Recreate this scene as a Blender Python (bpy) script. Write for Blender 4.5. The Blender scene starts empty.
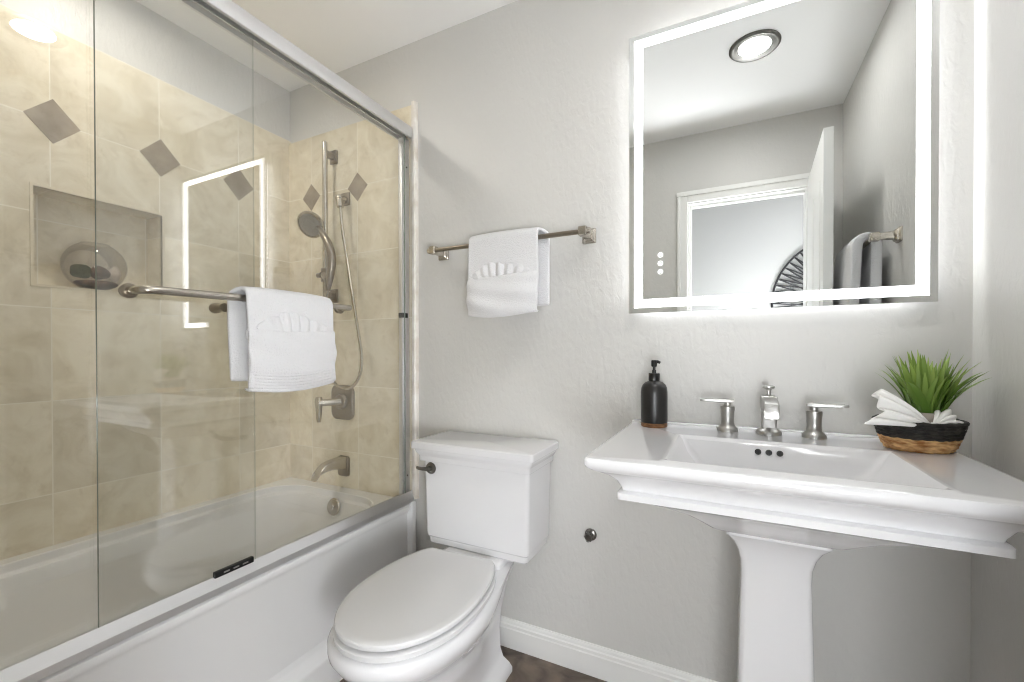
import bpy, bmesh, math, random
from mathutils import Vector, Matrix
random.seed(7)
PI = math.pi
scene = bpy.context.scene
col = scene.collection

# ------------------------------------------------------------------ camera
cam_d = bpy.data.cameras.new('camera')
cam = bpy.data.objects.new('camera', cam_d)
col.objects.link(cam)
scene.camera = cam
cam_d.sensor_fit = 'HORIZONTAL'
cam_d.sensor_width = 36.0
cam_d.lens = 434.9 / 1024 * 36.0
cam_d.shift_y = 13.1 / 1024
cam_d.clip_start = 0.02
YAW, PITCH, ROLL = 0.46320, 0.00665, -0.00118
fw = Vector((-math.sin(YAW) * math.cos(PITCH), math.cos(YAW) * math.cos(PITCH), -math.sin(PITCH)))
rt0 = Vector((math.cos(YAW), math.sin(YAW), 0))
up0 = rt0.cross(fw)
RT = rt0 * math.cos(ROLL) + up0 * math.sin(ROLL)
UP = up0 * math.cos(ROLL) - rt0 * math.sin(ROLL)
cam.matrix_world = Matrix(((RT.x, UP.x, -fw.x, 0.0), (RT.y, UP.y, -fw.y, -1.476),
                           (RT.z, UP.z, -fw.z, 1.125), (0, 0, 0, 1)))

# ------------------------------------------------------------------ world, exposure
w = bpy.data.worlds.new('world'); scene.world = w
w.use_nodes = True
w.node_tree.nodes['Background'].inputs[0].default_value = (0.9, 0.95, 1.0, 1)
w.node_tree.nodes['Background'].inputs[1].default_value = 0.3
scene.view_settings.view_transform = 'Standard'
scene.view_settings.look = 'None'
scene.view_settings.gamma = 1
scene.view_settings.exposure = 1.13
scene.cycles.use_denoising = True
scene.cycles.filter_width = 1.1
scene.cycles.max_bounces = 14
scene.cycles.diffuse_bounces = 9
scene.cycles.glossy_bounces = 6
scene.cycles.transparent_max_bounces = 24
scene.cycles.sample_clamp_indirect = 6.0
scene.cycles.caustics_reflective = False

# lamp strengths (radiance of each glowing surface)
S_MAIN = 66.0      # recessed lamp in front of the sink
S_SHOWER = 58.0    # recessed lamp over the tub
S_BAND = 2.8        # frosted band of the mirror
S_BACK = 6.5       # halo strip behind the mirror
S_HALL_FILL = 8.0 # unseen hall ceiling light, added for brightness
S_SIDE_FILL = 20.0     # second unseen globe, added fill beside the doorway
S_GLOBE_FILL = 8.0     # unseen globe added as frontal fill, in the hall behind the camera
#      # added hall fill ends here

# ------------------------------------------------------------------ materials
def lin(r, g, b):
    def f(c):
        c /= 255.0
        return c / 12.92 if c <= 0.04045 else ((c + 0.055) / 1.055) ** 2.4
    return (f(r), f(g), f(b), 1.0)

def mat(name, rgb=(200, 200, 200), rough=0.5, metal=0.0, spec=0.5, emit=None, coat=0.0):
    m = bpy.data.materials.new(name); m.use_nodes = True
    b = m.node_tree.nodes['Principled BSDF']
    b.inputs['Base Color'].default_value = lin(*rgb)
    b.inputs['Roughness'].default_value = rough
    b.inputs['Metallic'].default_value = metal
    b.inputs['Specular IOR Level'].default_value = spec
    b.inputs['Coat Weight'].default_value = coat
    b.inputs['Coat Roughness'].default_value = 0.03
    if emit:
        b.inputs['Emission Color'].default_value = (*emit[:3], 1)
        b.inputs['Emission Strength'].default_value = emit[3]
    return m

def nd(m, kind, **kw):
    n = m.node_tree.nodes.new(kind)
    for k, v in kw.items():
        setattr(n, k, v)
    return n

def bump(m, scale=30.0, strength=0.3, dist=0.004, detail=4.0, stretch=(1, 1, 1), rough=0.55, distortion=0.0):
    t = m.node_tree; b = t.nodes['Principled BSDF']
    tc = nd(m, 'ShaderNodeTexCoord'); mp = nd(m, 'ShaderNodeMapping')
    mp.inputs['Scale'].default_value = stretch
    no = nd(m, 'ShaderNodeTexNoise')
    no.inputs['Scale'].default_value = scale; no.inputs['Detail'].default_value = detail
    no.inputs['Roughness'].default_value = rough; no.inputs['Distortion'].default_value = distortion
    bp = nd(m, 'ShaderNodeBump'); bp.inputs['Strength'].default_value = strength; bp.inputs['Distance'].default_value = dist
    t.links.new(tc.outputs['Object'], mp.inputs['Vector']); t.links.new(mp.outputs[0], no.inputs['Vector'])
    t.links.new(no.outputs['Fac'], bp.inputs['Height'])
    t.links.new(bp.outputs[0], b.inputs['Normal'])
    return no

def mottle(m, c1, c2, scale=6.0, detail=6.0, lo=0.35, hi=0.65, stretch=(1, 1, 1), distortion=0.0):
    t = m.node_tree; b = t.nodes['Principled BSDF']
    tc = nd(m, 'ShaderNodeTexCoord'); mp = nd(m, 'ShaderNodeMapping'); mp.inputs['Scale'].default_value = stretch
    no = nd(m, 'ShaderNodeTexNoise'); no.inputs['Scale'].default_value = scale; no.inputs['Detail'].default_value = detail
    no.inputs['Distortion'].default_value = distortion
    cr = nd(m, 'ShaderNodeValToRGB')
    cr.color_ramp.elements[0].position = lo; cr.color_ramp.elements[0].color = lin(*c1)
    cr.color_ramp.elements[1].position = hi; cr.color_ramp.elements[1].color = lin(*c2)
    t.links.new(tc.outputs['Object'], mp.inputs[0]); t.links.new(mp.outputs[0], no.inputs['Vector'])
    t.links.new(no.outputs['Fac'], cr.inputs[0]); t.links.new(cr.outputs[0], b.inputs['Base Color'])

M = {}
M['paint'] = mat('grey_wall_paint', (209, 208, 205), 0.40, spec=0.4)
bump(M['paint'], 42, 0.5, 0.004, 3.5, (1.4, 1.4, 0.7), 0.5, 0.5)
M['ceiling'] = mat('ceiling_paint', (247, 247, 247), 0.6)
bump(M['ceiling'], 40, 0.1, 0.003)
M['trim'] = mat('white_trim_paint', (236, 236, 234), 0.3)
M['porcelain'] = mat('white_porcelain', (226, 226, 228), 0.12, spec=0.5, coat=0.3)
M['seat'] = mat('white_seat_plastic', (217, 217, 218), 0.22)
M['tub'] = mat('white_tub_enamel', (236, 236, 236), 0.16, coat=0.3)
M['nickel'] = mat('brushed_nickel', (190, 184, 174), 0.26, 1.0)
M['satin'] = mat('satin_nickel_dark', (150, 141, 128), 0.3, 1.0)
M['chrome'] = mat('brushed_chrome', (182, 181, 178), 0.36, 1.0)
M['spray'] = mat('grey_spray_face', (150, 145, 136), 0.45, 0.3)
M['alu'] = mat('satin_aluminium', (232, 232, 233), 0.46, 1.0)
M['black'] = mat('black_rubber', (16, 16, 16), 0.5)
M['black_ceramic'] = mat('matte_black_ceramic', (27, 26, 25), 0.33)
M['black_plastic'] = mat('black_plastic', (18, 18, 18), 0.35)
M['wood'] = mat('wood_band', (150, 105, 62), 0.5)
mottle(M['wood'], (92, 58, 30), (142, 100, 62), 60, 4, stretch=(1, 1, 6))
M['towel'] = mat('white_terry', (229, 229, 231), 0.95, spec=0.1)
bump(M['towel'], 260, 0.8, 0.004, 3)
M['linen'] = mat('white_washcloth', (243, 242, 240), 0.9, spec=0.1)
bump(M['linen'], 500, 0.35, 0.002, 2)
M['mirror'] = mat('mirror_silver', (242, 244, 243), 0.0, 1.0)
M['led'] = mat('led_band', (255, 255, 255), 0.4, emit=(0.96, 0.98, 1.0, S_BAND))
M['halo'] = mat('led_halo', (255, 255, 255), 0.4, emit=(0.96, 0.98, 1.0, S_BACK))
M['button'] = mat('touch_icon', (255, 255, 255), 0.4, emit=(0.95, 0.97, 1.0, 0.55))
M['lamp'] = mat('lamp_lens', (255, 255, 255), 0.4, emit=(1.0, 0.99, 0.975, S_MAIN))
M['lamp2'] = mat('shower_lamp_lens', (255, 255, 255), 0.4, emit=(1.0, 0.95, 0.86, S_SHOWER))
M['fill3'] = mat('hall_fill_lens', (255, 255, 255), 0.4, emit=(0.97, 0.985, 1.0, S_HALL_FILL))
M['fill4'] = mat('globe_fill_glow', (255, 255, 255), 0.4, emit=(0.94, 0.97, 1.0, S_GLOBE_FILL))
M['fill5'] = mat('side_fill_glow', (255, 255, 255), 0.4, emit=(0.96, 0.98, 1.0, S_SIDE_FILL))
M['hall'] = mat('hall_paint', (168, 168, 167), 0.6)
M['dark_nickel'] = mat('lamp_trim_nickel', (120, 118, 114), 0.3, 1.0)
M['floor'] = mat('brown_stone_floor', (90, 75, 64), 0.42)
mottle(M['floor'], (76, 65, 56), (130, 114, 100), 11, 8, 0.32, 0.7, distortion=0.8)
M['pot'] = mat('grey_pot', (172, 164, 154), 0.7)
mottle(M['pot'], (152, 144, 134), (186, 178, 168), 30, 4)
M['soil'] = mat('brown_soil', (60, 46, 34), 0.9)
M['leaf'] = mat('grass_leaf', (92, 140, 40), 0.45)
M['straw'] = mat('natural_straw', (196, 150, 96), 0.75)
mottle(M['straw'], (150, 100, 55), (226, 188, 134), 40, 3, 0.35, 0.65, stretch=(1, 1, 3))
M['black_straw'] = mat('black_dyed_straw', (34, 31, 29), 0.7)
mottle(M['black_straw'], (20, 18, 17), (58, 54, 50), 70, 3, 0.4, 0.75)
M['stone'] = mat('brown_stone', (90, 70, 54), 0.6)
mottle(M['stone'], (52, 40, 32), (132, 104, 82), 30, 4)
M['moss'] = mat('green_moss', (70, 78, 44), 0.9)
bump(M['moss'], 120, 0.8, 0.01)
M['shell'] = mat('pale_shell', (226, 214, 200), 0.4)
M['decor'] = mat('black_cord', (20, 20, 24), 0.6)
M['drain'] = mat('dark_hole', (70, 70, 70), 0.4, 0.8)
M['diamond'] = mat('brown_diamond_tile', (150, 138, 122), 0.35)
mottle(M['diamond'], (140, 128, 112), (166, 153, 136), 14, 5)
M['niche_edge'] = mat('pale_tile_edge', (222, 212, 190), 0.3)
M['pencil'] = mat('pale_stone_trim', (228, 223, 213), 0.35)
mottle(M['pencil'], (214, 205, 192), (238, 234, 227), 14, 5, 0.3, 0.6)
# two tones of green on the blades
t = M['leaf'].node_tree; b = t.nodes['Principled BSDF']
at = nd(M['leaf'], 'ShaderNodeVertexColor', layer_name='tone')
cr = nd(M['leaf'], 'ShaderNodeValToRGB')
cr.color_ramp.elements[0].color = lin(78, 118, 34); cr.color_ramp.elements[1].color = lin(204, 224, 124)
t.links.new(at.outputs['Color'], cr.inputs[0]); t.links.new(cr.outputs[0], b.inputs['Base Color'])

def tile_mat(name, axis, off_h, off_z):
    m = mat(name, (210, 198, 172), 0.2, spec=0.5)
    t = m.node_tree; b = t.nodes['Principled BSDF']
    geo = nd(m, 'ShaderNodeNewGeometry'); sp = nd(m, 'ShaderNodeSeparateXYZ')
    t.links.new(geo.outputs['Position'], sp.inputs[0])
    a = nd(m, 'ShaderNodeMath', operation='SUBTRACT'); a.inputs[1].default_value = off_h - 0.0012
    c = nd(m, 'ShaderNodeMath', operation='SUBTRACT'); c.inputs[1].default_value = off_z - 0.0012
    t.links.new(sp.outputs[axis], a.inputs[0]); t.links.new(sp.outputs['Z'], c.inputs[0])
    cb = nd(m, 'ShaderNodeCombineXYZ'); t.links.new(a.outputs[0], cb.inputs[0]); t.links.new(c.outputs[0], cb.inputs[1])
    br = nd(m, 'ShaderNodeTexBrick'); br.offset = 0.0; br.squash = 1.0
    br.inputs['Scale'].default_value = 1.0; br.inputs['Brick Width'].default_value = 0.305
    br.inputs['Row Height'].default_value = 0.305; br.inputs['Mortar Size'].default_value = 0.0019
    br.inputs['Mortar Smooth'].default_value = 0.2
    br.inputs['Color1'].default_value = (0.0, 0.0, 0.0, 1); br.inputs['Color2'].default_value = (1, 1, 1, 1)
    t.links.new(cb.outputs[0], br.inputs['Vector'])
    sc = nd(m, 'ShaderNodeVectorMath', operation='MULTIPLY_ADD')      # veins shift from tile to tile
    t.links.new(br.outputs['Color'], sc.inputs[0]); sc.inputs[1].default_value = (3.1, 1.7, 2.3)
    t.links.new(geo.outputs['Position'], sc.inputs[2])
    n1 = nd(m, 'ShaderNodeTexNoise'); n1.inputs['Scale'].default_value = 7; n1.inputs['Detail'].default_value = 9
    n1.inputs['Roughness'].default_value = 0.62; n1.inputs['Distortion'].default_value = 1.2
    t.links.new(sc.outputs[0], n1.inputs['Vector'])
    r1 = nd(m, 'ShaderNodeValToRGB'); e = r1.color_ramp.elements
    e[0].position = 0.28; e[0].color = lin(213, 202, 177); e[1].position = 0.62; e[1].color = lin(238, 230, 210)
    k = e.new(0.45); k.color = lin(227, 217, 194)
    t.links.new(n1.outputs['Fac'], r1.inputs[0])
    n2 = nd(m, 'ShaderNodeTexNoise'); n2.inputs['Scale'].default_value = 24; n2.inputs['Detail'].default_value = 9; n2.inputs['Roughness'].default_value = 0.72; n2.inputs['Distortion'].default_value = 0.6
    t.links.new(sc.outputs[0], n2.inputs['Vector'])
    r2 = nd(m, 'ShaderNodeValToRGB'); r2.color_ramp.elements[0].position = 0.54; r2.color_ramp.elements[1].position = 0.72
    t.links.new(n2.outputs['Fac'], r2.inputs[0])
    sp2 = nd(m, 'ShaderNodeMath', operation='MULTIPLY'); sp2.inputs[1].default_value = 0.42
    t.links.new(r2.outputs[0], sp2.inputs[0])
    m1 = nd(m, 'ShaderNodeMixRGB'); m1.inputs['Color2'].default_value = lin(194, 179, 150)
    t.links.new(sp2.outputs[0], m1.inputs['Fac']); t.links.new(r1.outputs[0], m1.inputs['Color1'])
    mr = nd(m, 'ShaderNodeMapRange'); mr.inputs['To Min'].default_value = 0.9; mr.inputs['To Max'].default_value = 1.07
    t.links.new(br.outputs['Color'], mr.inputs['Value'])
    hv = nd(m, 'ShaderNodeHueSaturation'); t.links.new(mr.outputs[0], hv.inputs['Value']); t.links.new(m1.outputs[0], hv.inputs['Color'])
    m2 = nd(m, 'ShaderNodeMixRGB'); m2.inputs['Color2'].default_value = lin(240, 234, 219)
    t.links.new(br.outputs['Fac'], m2.inputs['Fac']); t.links.new(hv.outputs[0], m2.inputs['Color1'])
    t.links.new(m2.outputs[0], b.inputs['Base Color'])
    return m
M['tile_left'] = tile_mat('travertine_side_wall', 'Y', -0.264 - 0.305 * 8, 0.05)
M['tile_end'] = tile_mat('travertine_end_wall', 'X', -1.517 - 0.305 * 4, 0.05)

def glass_mat(name, tint=(0.990, 0.994, 0.991), r0=0.08):
    m = bpy.data.materials.new(name); m.use_nodes = True
    t = m.node_tree; t.nodes.clear()
    out = nd(m, 'ShaderNodeOutputMaterial'); mix = nd(m, 'ShaderNodeMixShader')
    tr = nd(m, 'ShaderNodeBsdfTransparent'); tr.inputs[0].default_value = (*tint, 1)
    gl = nd(m, 'ShaderNodeBsdfAnisotropic'); gl.inputs['Roughness'].default_value = 0.0
    lw = nd(m, 'ShaderNodeLayerWeight'); lw.inputs[0].default_value = 0.5
    pw = nd(m, 'ShaderNodeMath', operation='POWER'); pw.inputs[1].default_value = 5.0
    ma = nd(m, 'ShaderNodeMath', operation='MULTIPLY_ADD'); ma.inputs[1].default_value = 1 - r0; ma.inputs[2].default_value = r0
    t.links.new(lw.outputs['Facing'], pw.inputs[0]); t.links.new(pw.outputs[0], ma.inputs[0])
    t.links.new(ma.outputs[0], mix.inputs[0]); t.links.new(tr.outputs[0], mix.inputs[1]); t.links.new(gl.outputs[0], mix.inputs[2])
    t.links.new(mix.outputs[0], out.inputs[0])
    return m
M['glass'] = glass_mat('clear_shower_glass')
M['globe'] = glass_mat('clear_globe_glass', (0.93, 0.92, 0.91), 0.06)
M['glass_edge_dark'] = mat('glass_edge_dark', (128, 138, 130), 0.2)
M['glass_edge'] = glass_mat('glass_edge', (0.80, 0.84, 0.81), 0.12)

# ------------------------------------------------------------------ mesh helpers
def finish(name, bm, m, parent=None, smooth=False, angle=35, mats=None):
    bmesh.ops.recalc_face_normals(bm, faces=bm.faces[:])
    me = bpy.data.meshes.new(name); bm.to_mesh(me); bm.free()
    for k in (mats or [m]):
        me.materials.append(k)
    if smooth:
        for p in me.polygons: p.use_smooth = True
        me.set_sharp_from_angle(angle=math.radians(angle))
    o = bpy.data.objects.new(name, me); col.objects.link(o)
    if parent: o.parent = parent
    return o

def box(bm, x0, x1, y0, y1, z0, z1, bev=0.0, seg=2, mi=0):
    b2 = bmesh.new()
    r = bmesh.ops.create_cube(b2, size=1.0)
    for v in b2.verts:
        v.co = Vector(((x0 + x1) / 2 + v.co.x * (x1 - x0), (y0 + y1) / 2 + v.co.y * (y1 - y0), (z0 + z1) / 2 + v.co.z * (z1 - z0)))
    if bev > 0:
        bmesh.ops.bevel(b2, geom=b2.edges[:], offset=bev, segments=seg, profile=0.5, affect='EDGES')
    for f in b2.faces: f.material_index = mi
    join(bm, b2)

def join(bm, b2, mtx=None):
    if mtx is not None: bmesh.ops.transform(b2, matrix=mtx, verts=b2.verts[:])
    me = bpy.data.meshes.new('tmp'); b2.to_mesh(me); b2.free(); bm.from_mesh(me); bpy.data.meshes.remove(me)

def loft(bm, loops, cap0=True, cap1=True, closed=True, mi=0):
    rows = [[bm.verts.new(p) for p in L] for L in loops]
    n = len(rows[0])
    for a, c in zip(rows, rows[1:]):
        for i in range(n if closed else n - 1):
            j = (i + 1) % n
            f = bm.faces.new((a[i], a[j], c[j], c[i])); f.material_index = mi
    if cap0: bm.faces.new(rows[0][::-1]).material_index = mi
    if cap1: bm.faces.new(rows[-1]).material_index = mi
    return rows

def rrect(x0, x1, y0, y1, r, z, k=5):
    pts = []
    r = min(r, (x1 - x0) / 2 - 1e-4, (y1 - y0) / 2 - 1e-4)
    for cx, cy, a0 in ((x1 - r, y1 - r, 0), (x0 + r, y1 - r, 90), (x0 + r, y0 + r, 180), (x1 - r, y0 + r, 270)):
        for i in range(k + 1):
            a = math.radians(a0 + 90 * i / k)
            pts.append((cx + r * math.cos(a), cy + r * math.sin(a), z))
    return pts

def lathe(bm, prof, c=(0, 0, 0), n=32, axis='Z', mi=0, cap0=True, cap1=True):
    loops = []
    for r, h in prof:
        L = []
        for i in range(n):
            a = 2 * PI * i / n
            p = (r * math.cos(a), r * math.sin(a), h)
            if axis == 'Y': p = (p[0], -p[2], p[1])        # h runs towards -Y (out of the sink wall)
            elif axis == 'X': p = (p[2], p[0], p[1])
            L.append(Vector(p) + Vector(c))
        loops.append(L)
    return loft(bm, loops, cap0, cap1, mi=mi)

def tube(bm, pts, r, n=12, cap=True, mi=0):
    pts = [Vector(p) for p in pts]
    rr = r if isinstance(r, (list, tuple)) else [r] * len(pts)
    loops = []; ref = None
    for i, p in enumerate(pts):
        d = (pts[min(i + 1, len(pts) - 1)] - pts[max(i - 1, 0)]).normalized()
        if ref is None:
            ref = Vector((0, 0, 1)) if abs(d.z) < 0.9 else Vector((0, 1, 0))
        ref = (ref - d * ref.dot(d)).normalized()
        s = d.cross(ref)
        loops.append([p + (ref * math.cos(2 * PI * k / n) + s * math.sin(2 * PI * k / n)) * rr[i] for k in range(n)])
    loft(bm, loops, cap, cap, mi=mi)

def spline(ctrl, n=8):
    P = [Vector(p) for p in ctrl]; P = [P[0] * 2 - P[1]] + P + [P[-1] * 2 - P[-2]]
    out = []
    for i in range(1, len(P) - 2):
        for k in range(n):
            t = k / n
            a, b, c, d = P[i - 1], P[i], P[i + 1], P[i + 2]
            out.append(0.5 * ((2 * b) + (c - a) * t + (2 * a - 5 * b + 4 * c - d) * t * t + (3 * b - a - 3 * c + d) * t ** 3))
    out.append(P[-2])
    return out

def prism(bm, prof, x0, x1, axis='X', mi=0):
    """extrude a 2-D profile along X (prof = (y,z)) or Y (prof = (x,z))"""
    if axis == 'X': L = [[(x, a, c) for a, c in prof] for x in (x0, x1)]
    else: L = [[(a, x, c) for a, c in prof] for x in (x0, x1)]
    loft(bm, L, mi=mi)

def thing(name, label, cat, loc=(0, 0, 0), group=None):
    o = bpy.data.objects.new(name, None); col.objects.link(o); o.location = loc
    o.empty_display_size = 0.05
    o['label'] = label; o['category'] = cat
    if group: o['group'] = group
    return o

def tag(o, label, cat, group=None):
    o['label'] = label; o['category'] = cat
    if group: o['group'] = group
    return o

def struct(name, bm, m, **kw):
    o = finish(name, bm, m, **kw); o['kind'] = 'structure'; return o

def part(name, bm, m, parent, **kw):
    """geometry is written in world space; the parent only carries a plain offset"""
    if parent is not None:
        top = Vector(parent.location); p = parent.parent
        while p: top += Vector(p.location); p = p.parent
        bmesh.ops.translate(bm, verts=bm.verts[:], vec=-top)
    return finish(name, bm, m, parent, **kw)

def B(): return bmesh.new()

# ------------------------------------------------------------------ room shell
XR, XL, ZC, YB = 0.54, -1.985, 2.44, -1.46
T = 0.10
bm = B(); box(bm, -2.25, 0.66, -1.46, 0.12, -0.1, 0.0); struct('floor', bm, M['floor'])
bm = B(); box(bm, -2.25, 0.66, -1.46, 0.12, ZC, ZC + 0.1); struct('ceiling', bm, M['ceiling'])
bm = B(); box(bm, -2.25, 0.66, 0.0, 0.12, 0, ZC); struct('wall_sink', bm, M['paint'])
bm = B(); box(bm, XR, XR + 0.12, YB, 0, 0, ZC); struct('wall_right', bm, M['paint'])
bm = B(); box(bm, -2.25, -2.10, YB, 0, 0, ZC); box(bm, -2.10, XL - 0.008, YB, 0, 2.185, ZC); struct('wall_left', bm, M['paint'])
# rear wall with the doorway
DX0, DX1, DZ = -0.235, 0.392, 2.035
bm = B()
box(bm, -2.25, DX0, YB - 0.11, YB, 0, ZC); box(bm, DX1, 0.66, YB - 0.11, YB, 0, ZC); box(bm, DX0, DX1, YB - 0.11, YB, DZ, ZC)
struct('wall_rear', bm, M['paint'])
# tiled side wall with its niche
bm = B()
x0, x1 = -2.10, XL
NY0, NY1, NZ0, NZ1 = -0.915, -0.563, 1.343, 1.655
box(bm, x0, x1, YB, 0, 0, NZ0); box(bm, x0, x1, YB, 0, NZ1, 2.185)
box(bm, x0, x1, YB, NY0, NZ0, NZ1); box(bm, x0, x1, NY1, 0, NZ0, NZ1); box(bm, x0, x0 + 0.006, NY0, NY1, NZ0, NZ1)
for yc in (-0.264, -0.566, -0.868, -1.17):
    b2 = B(); hw, hh = 0.068, 0.073
    loft(b2, [[(x1 - 0.002, yc + a, 1.88 + c) for a, c in ((hw, 0), (0, hh), (-hw, 0), (0, -hh))],
              [(x1 + 0.0012, yc + a, 1.88 + c) for a, c in ((hw, 0), (0, hh), (-hw, 0), (0, -hh))]], mi=1)
    join(bm, b2)
for (a0, a1, c0, c1) in ((NY0 - 0.008, NY1 + 0.008, NZ1, NZ1 + 0.008), (NY0 - 0.008, NY1 + 0.008, NZ0 - 0.008, NZ0), (NY0 - 0.008, NY0, NZ0, NZ1), (NY1, NY1 + 0.008, NZ0, NZ1)):
    box(bm, x1 - 0.01, x1 + 0.003, a0, a1, c0, c1, mi=2)
struct('wall_shower_side', bm, None, mats=[M['tile_left'], M['diamond'], M['niche_edge']])
# tiled end wall (over the sink wall), with diamonds
bm = B(); box(bm, XL, -1.205, -0.012, 0.0, 0.40, 2.168)
for xc in (-1.517, -1.822):
    b2 = B(); hw, hh = 0.061, 0.065
    loft(b2, [[(xc + a, -0.010, 1.875 + c) for a, c in ((hw, 0), (0, hh), (-hw, 0), (0, -hh))],
              [(xc + a, -0.0132, 1.875 + c) for a, c in ((hw, 0), (0, hh), (-hw, 0), (0, -hh))]], mi=1)
    join(bm, b2)
struct('wall_shower_end', bm, None, mats=[M['tile_end'], M['diamond']])
bm = B(); box(bm, XL, -1.205, YB, YB + 0.012, 0.40, 2.168); struct('wall_shower_rear', bm, M['tile_end'])
# bullnose strip that ends the tile
bm = B(); prism(bm, [(-1.205, 0.0), (-1.205, -0.014), (-1.2, -0.019), (-1.188, -0.019), (-1.182, -0.014), (-1.180, 0.0)], 0, 1, 'X')
for v in bm.verts: v.co = Vector((v.co.y, v.co.z, 0.5 + v.co.x * 1.678))
struct('trim_1', bm, M['pencil'], smooth=True)
# base boards
def baseboard(name, a, b, wall):
    prof = [(0, 0), (-0.014, 0), (-0.014, 0.072), (-0.0115, 0.076), (-0.0115, 0.086), (-0.008, 0.090), (-0.007, 0.098), (-0.004, 0.106), (0, 0.106)]
    bm = B(); prism(bm, prof, a, b, 'X')
    if wall == 'right':
        for v in bm.verts: v.co = Vector((XR + v.co.y, v.co.x, v.co.z))
    elif wall == 'rear':
        for v in bm.verts: v.co = Vector((v.co.x, YB - v.co.y, v.co.z))
    struct(name, bm, M['trim'])
baseboard('baseboard_sink', -1.18, XR - 0.014, 'sink')
baseboard('baseboard_right', YB + 0.02, 0.0, 'right')
baseboard('baseboard_rear', -1.17, -0.305, 'rear')
# door casing and jamb lining
bm = B()
def casing(x0, x1, z0, z1):
    box(bm, x0, x1, YB, YB + 0.018, z0, z1, 0.004)
CW = 0.062
casing(DX0 - CW + 0.008, DX0 + 0.008, 0, DZ - 0.008 + CW); casing(DX0 + 0.008, DX1 + 0.03, DZ - 0.008, DZ - 0.008 + CW)
box(bm, DX0 - CW + 0.008, DX1 + 0.04, YB + 0.018, YB + 0.026, DZ + 0.03, DZ + CW - 0.004, 0.003)
box(bm, DX0 - CW + 0.012, DX0 - CW + 0.03, YB + 0.018, YB + 0.026, 0, DZ + 0.03, 0.003)
casing(DX1 - 0.008, DX1 + CW - 0.008, 0, DZ - 0.008)
struct('trim_2', bm, M['trim'])
bm = B()
box(bm, DX0, DX0 + 0.014, YB - 0.11, YB, 0, DZ); box(bm, DX1 - 0.014, DX1, YB - 0.11, YB, 0, DZ); box(bm, DX0 + 0.014, DX1 - 0.014, YB - 0.11, YB, DZ - 0.014, DZ)
box(bm, DX0 + 0.014, DX0 + 0.026, YB - 0.075, YB - 0.04, 0, DZ - 0.014); box(bm, DX0 + 0.026, DX1 - 0.014, YB - 0.075, YB - 0.04, DZ - 0.026, DZ - 0.014)
struct('trim_3', bm, M['trim'])
# hall beyond the doorway
HY = -2.85
bm = B(); box(bm, -1.3, 1.9, HY - 0.1, HY, 0, ZC); struct('wall_hall', bm, M['hall'])
bm = B(); box(bm, -1.4, -1.3, HY, YB - 0.11, 0, ZC); struct('wall_hall_left', bm, M['hall'])
bm = B(); box(bm, 1.9, 2.0, HY, YB - 0.11, 0, ZC); struct('wall_hall_right', bm, M['hall'])
bm = B(); box(bm, 0.66, 1.9, YB - 0.11, YB, 0, ZC); struct('wall_hall_near', bm, M['hall'])
bm = B(); box(bm, -1.4, 2.0, HY - 0.1, YB, -0.1, 0.0); struct('floor_hall', bm, M['floor'])
bm = B(); box(bm, -1.4, 2.0, HY - 0.1, YB, ZC, ZC + 0.1); struct('ceiling_hall', bm, M['hall'])
# the open door
bm = B(); box(bm, 0.345, 0.380, -1.425, -0.775, 0.012, 2.042, 0.0015, 1)
for z0, z1 in ((0.22, 0.95), (1.1, 1.86)):
    for y0, y1 in ((-1.33, -1.13), (-1.07, -0.87)):
        for s, xx in ((-1, 0.345), (1, 0.380)):
            b2 = B(); box(b2, xx - 0.003, xx + 0.003, y0, y1, z0, z1, 0.0028, 2); join(bm, b2)
tilted0 = Matrix.Translation((0.345, -0.775, 0)) @ Matrix.Rotation(math.radians(2.9), 4, 'Z') @ Matrix.Translation((-0.345, 0.775, 0))
bmesh.ops.transform(bm, matrix=tilted0, verts=bm.verts[:])
door = struct('door_1', bm, M['trim'])
bm = B()
for s in (-1,):
    lathe(bm, [(0.0, 0.0), (0.026, 0.0), (0.026, 0.006), (0.010, 0.010), (0.010, 0.024), (0.020, 0.030), (0.024, 0.040), (0.018, 0.048), (0.0, 0.05)], (0, 0, 0), 24, 'X')
    for v in bm.verts: v.co = Vector((0.3488 - v.co.x, -0.85 + v.co.y, 0.95 + v.co.z))
part('door_knob', bm, M['nickel'], door, smooth=True)

# ------------------------------------------------------------------ bathtub
tub = thing('bathtub', 'white alcove bathtub with smooth apron behind the toilet', 'bathtub', (-1.6, -0.73, 0))
bm = B()
TX0, TX1, TY0, TY1, TZ = XL + 0.001, -1.196, YB + 0.013, -0.013, 0.49
N = 5
loops = []
def tl(dx0, dx1, dy0, dy1, r, z): return rrect(TX0 + dx0, TX1 - dx1, TY0 + dy0, TY1 - dy1, r, z, 8)
loops.append(tl(0, 0.014, 0, 0, 0.004, 0.16))
loops.append(tl(0, 0.014, 0, 0, 0.004, TZ - 0.05))
loops.append(tl(0, 0.006, 0, 0, 0.004, TZ - 0.035))
loops.append(tl(0, 0.0, 0, 0, 0.006, TZ - 0.022))
loops.append(tl(0, 0.001, 0, 0, 0.006, TZ - 0.010))
loops.append(tl(0, 0.008, 0, 0, 0.006, TZ - 0.002))
loops.append(tl(0, 0.016, 0, 0, 0.006, TZ))
loops.append(tl(0.045, 0.082, 0.07, 0.055, 0.16, TZ))
loops.append(tl(0.049, 0.086, 0.075, 0.059, 0.157, TZ - 0.003))
loops.append(tl(0.050, 0.088, 0.078, 0.061, 0.156, TZ - 0.026))
loops.append(tl(0.053, 0.091, 0.081, 0.064, 0.155, TZ - 0.030))
loops.append(tl(0.066, 0.098, 0.09, 0.075, 0.15, TZ - 0.034))
loops.append(tl(0.070, 0.100, 0.10, 0.080, 0.15, TZ - 0.045))
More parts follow.
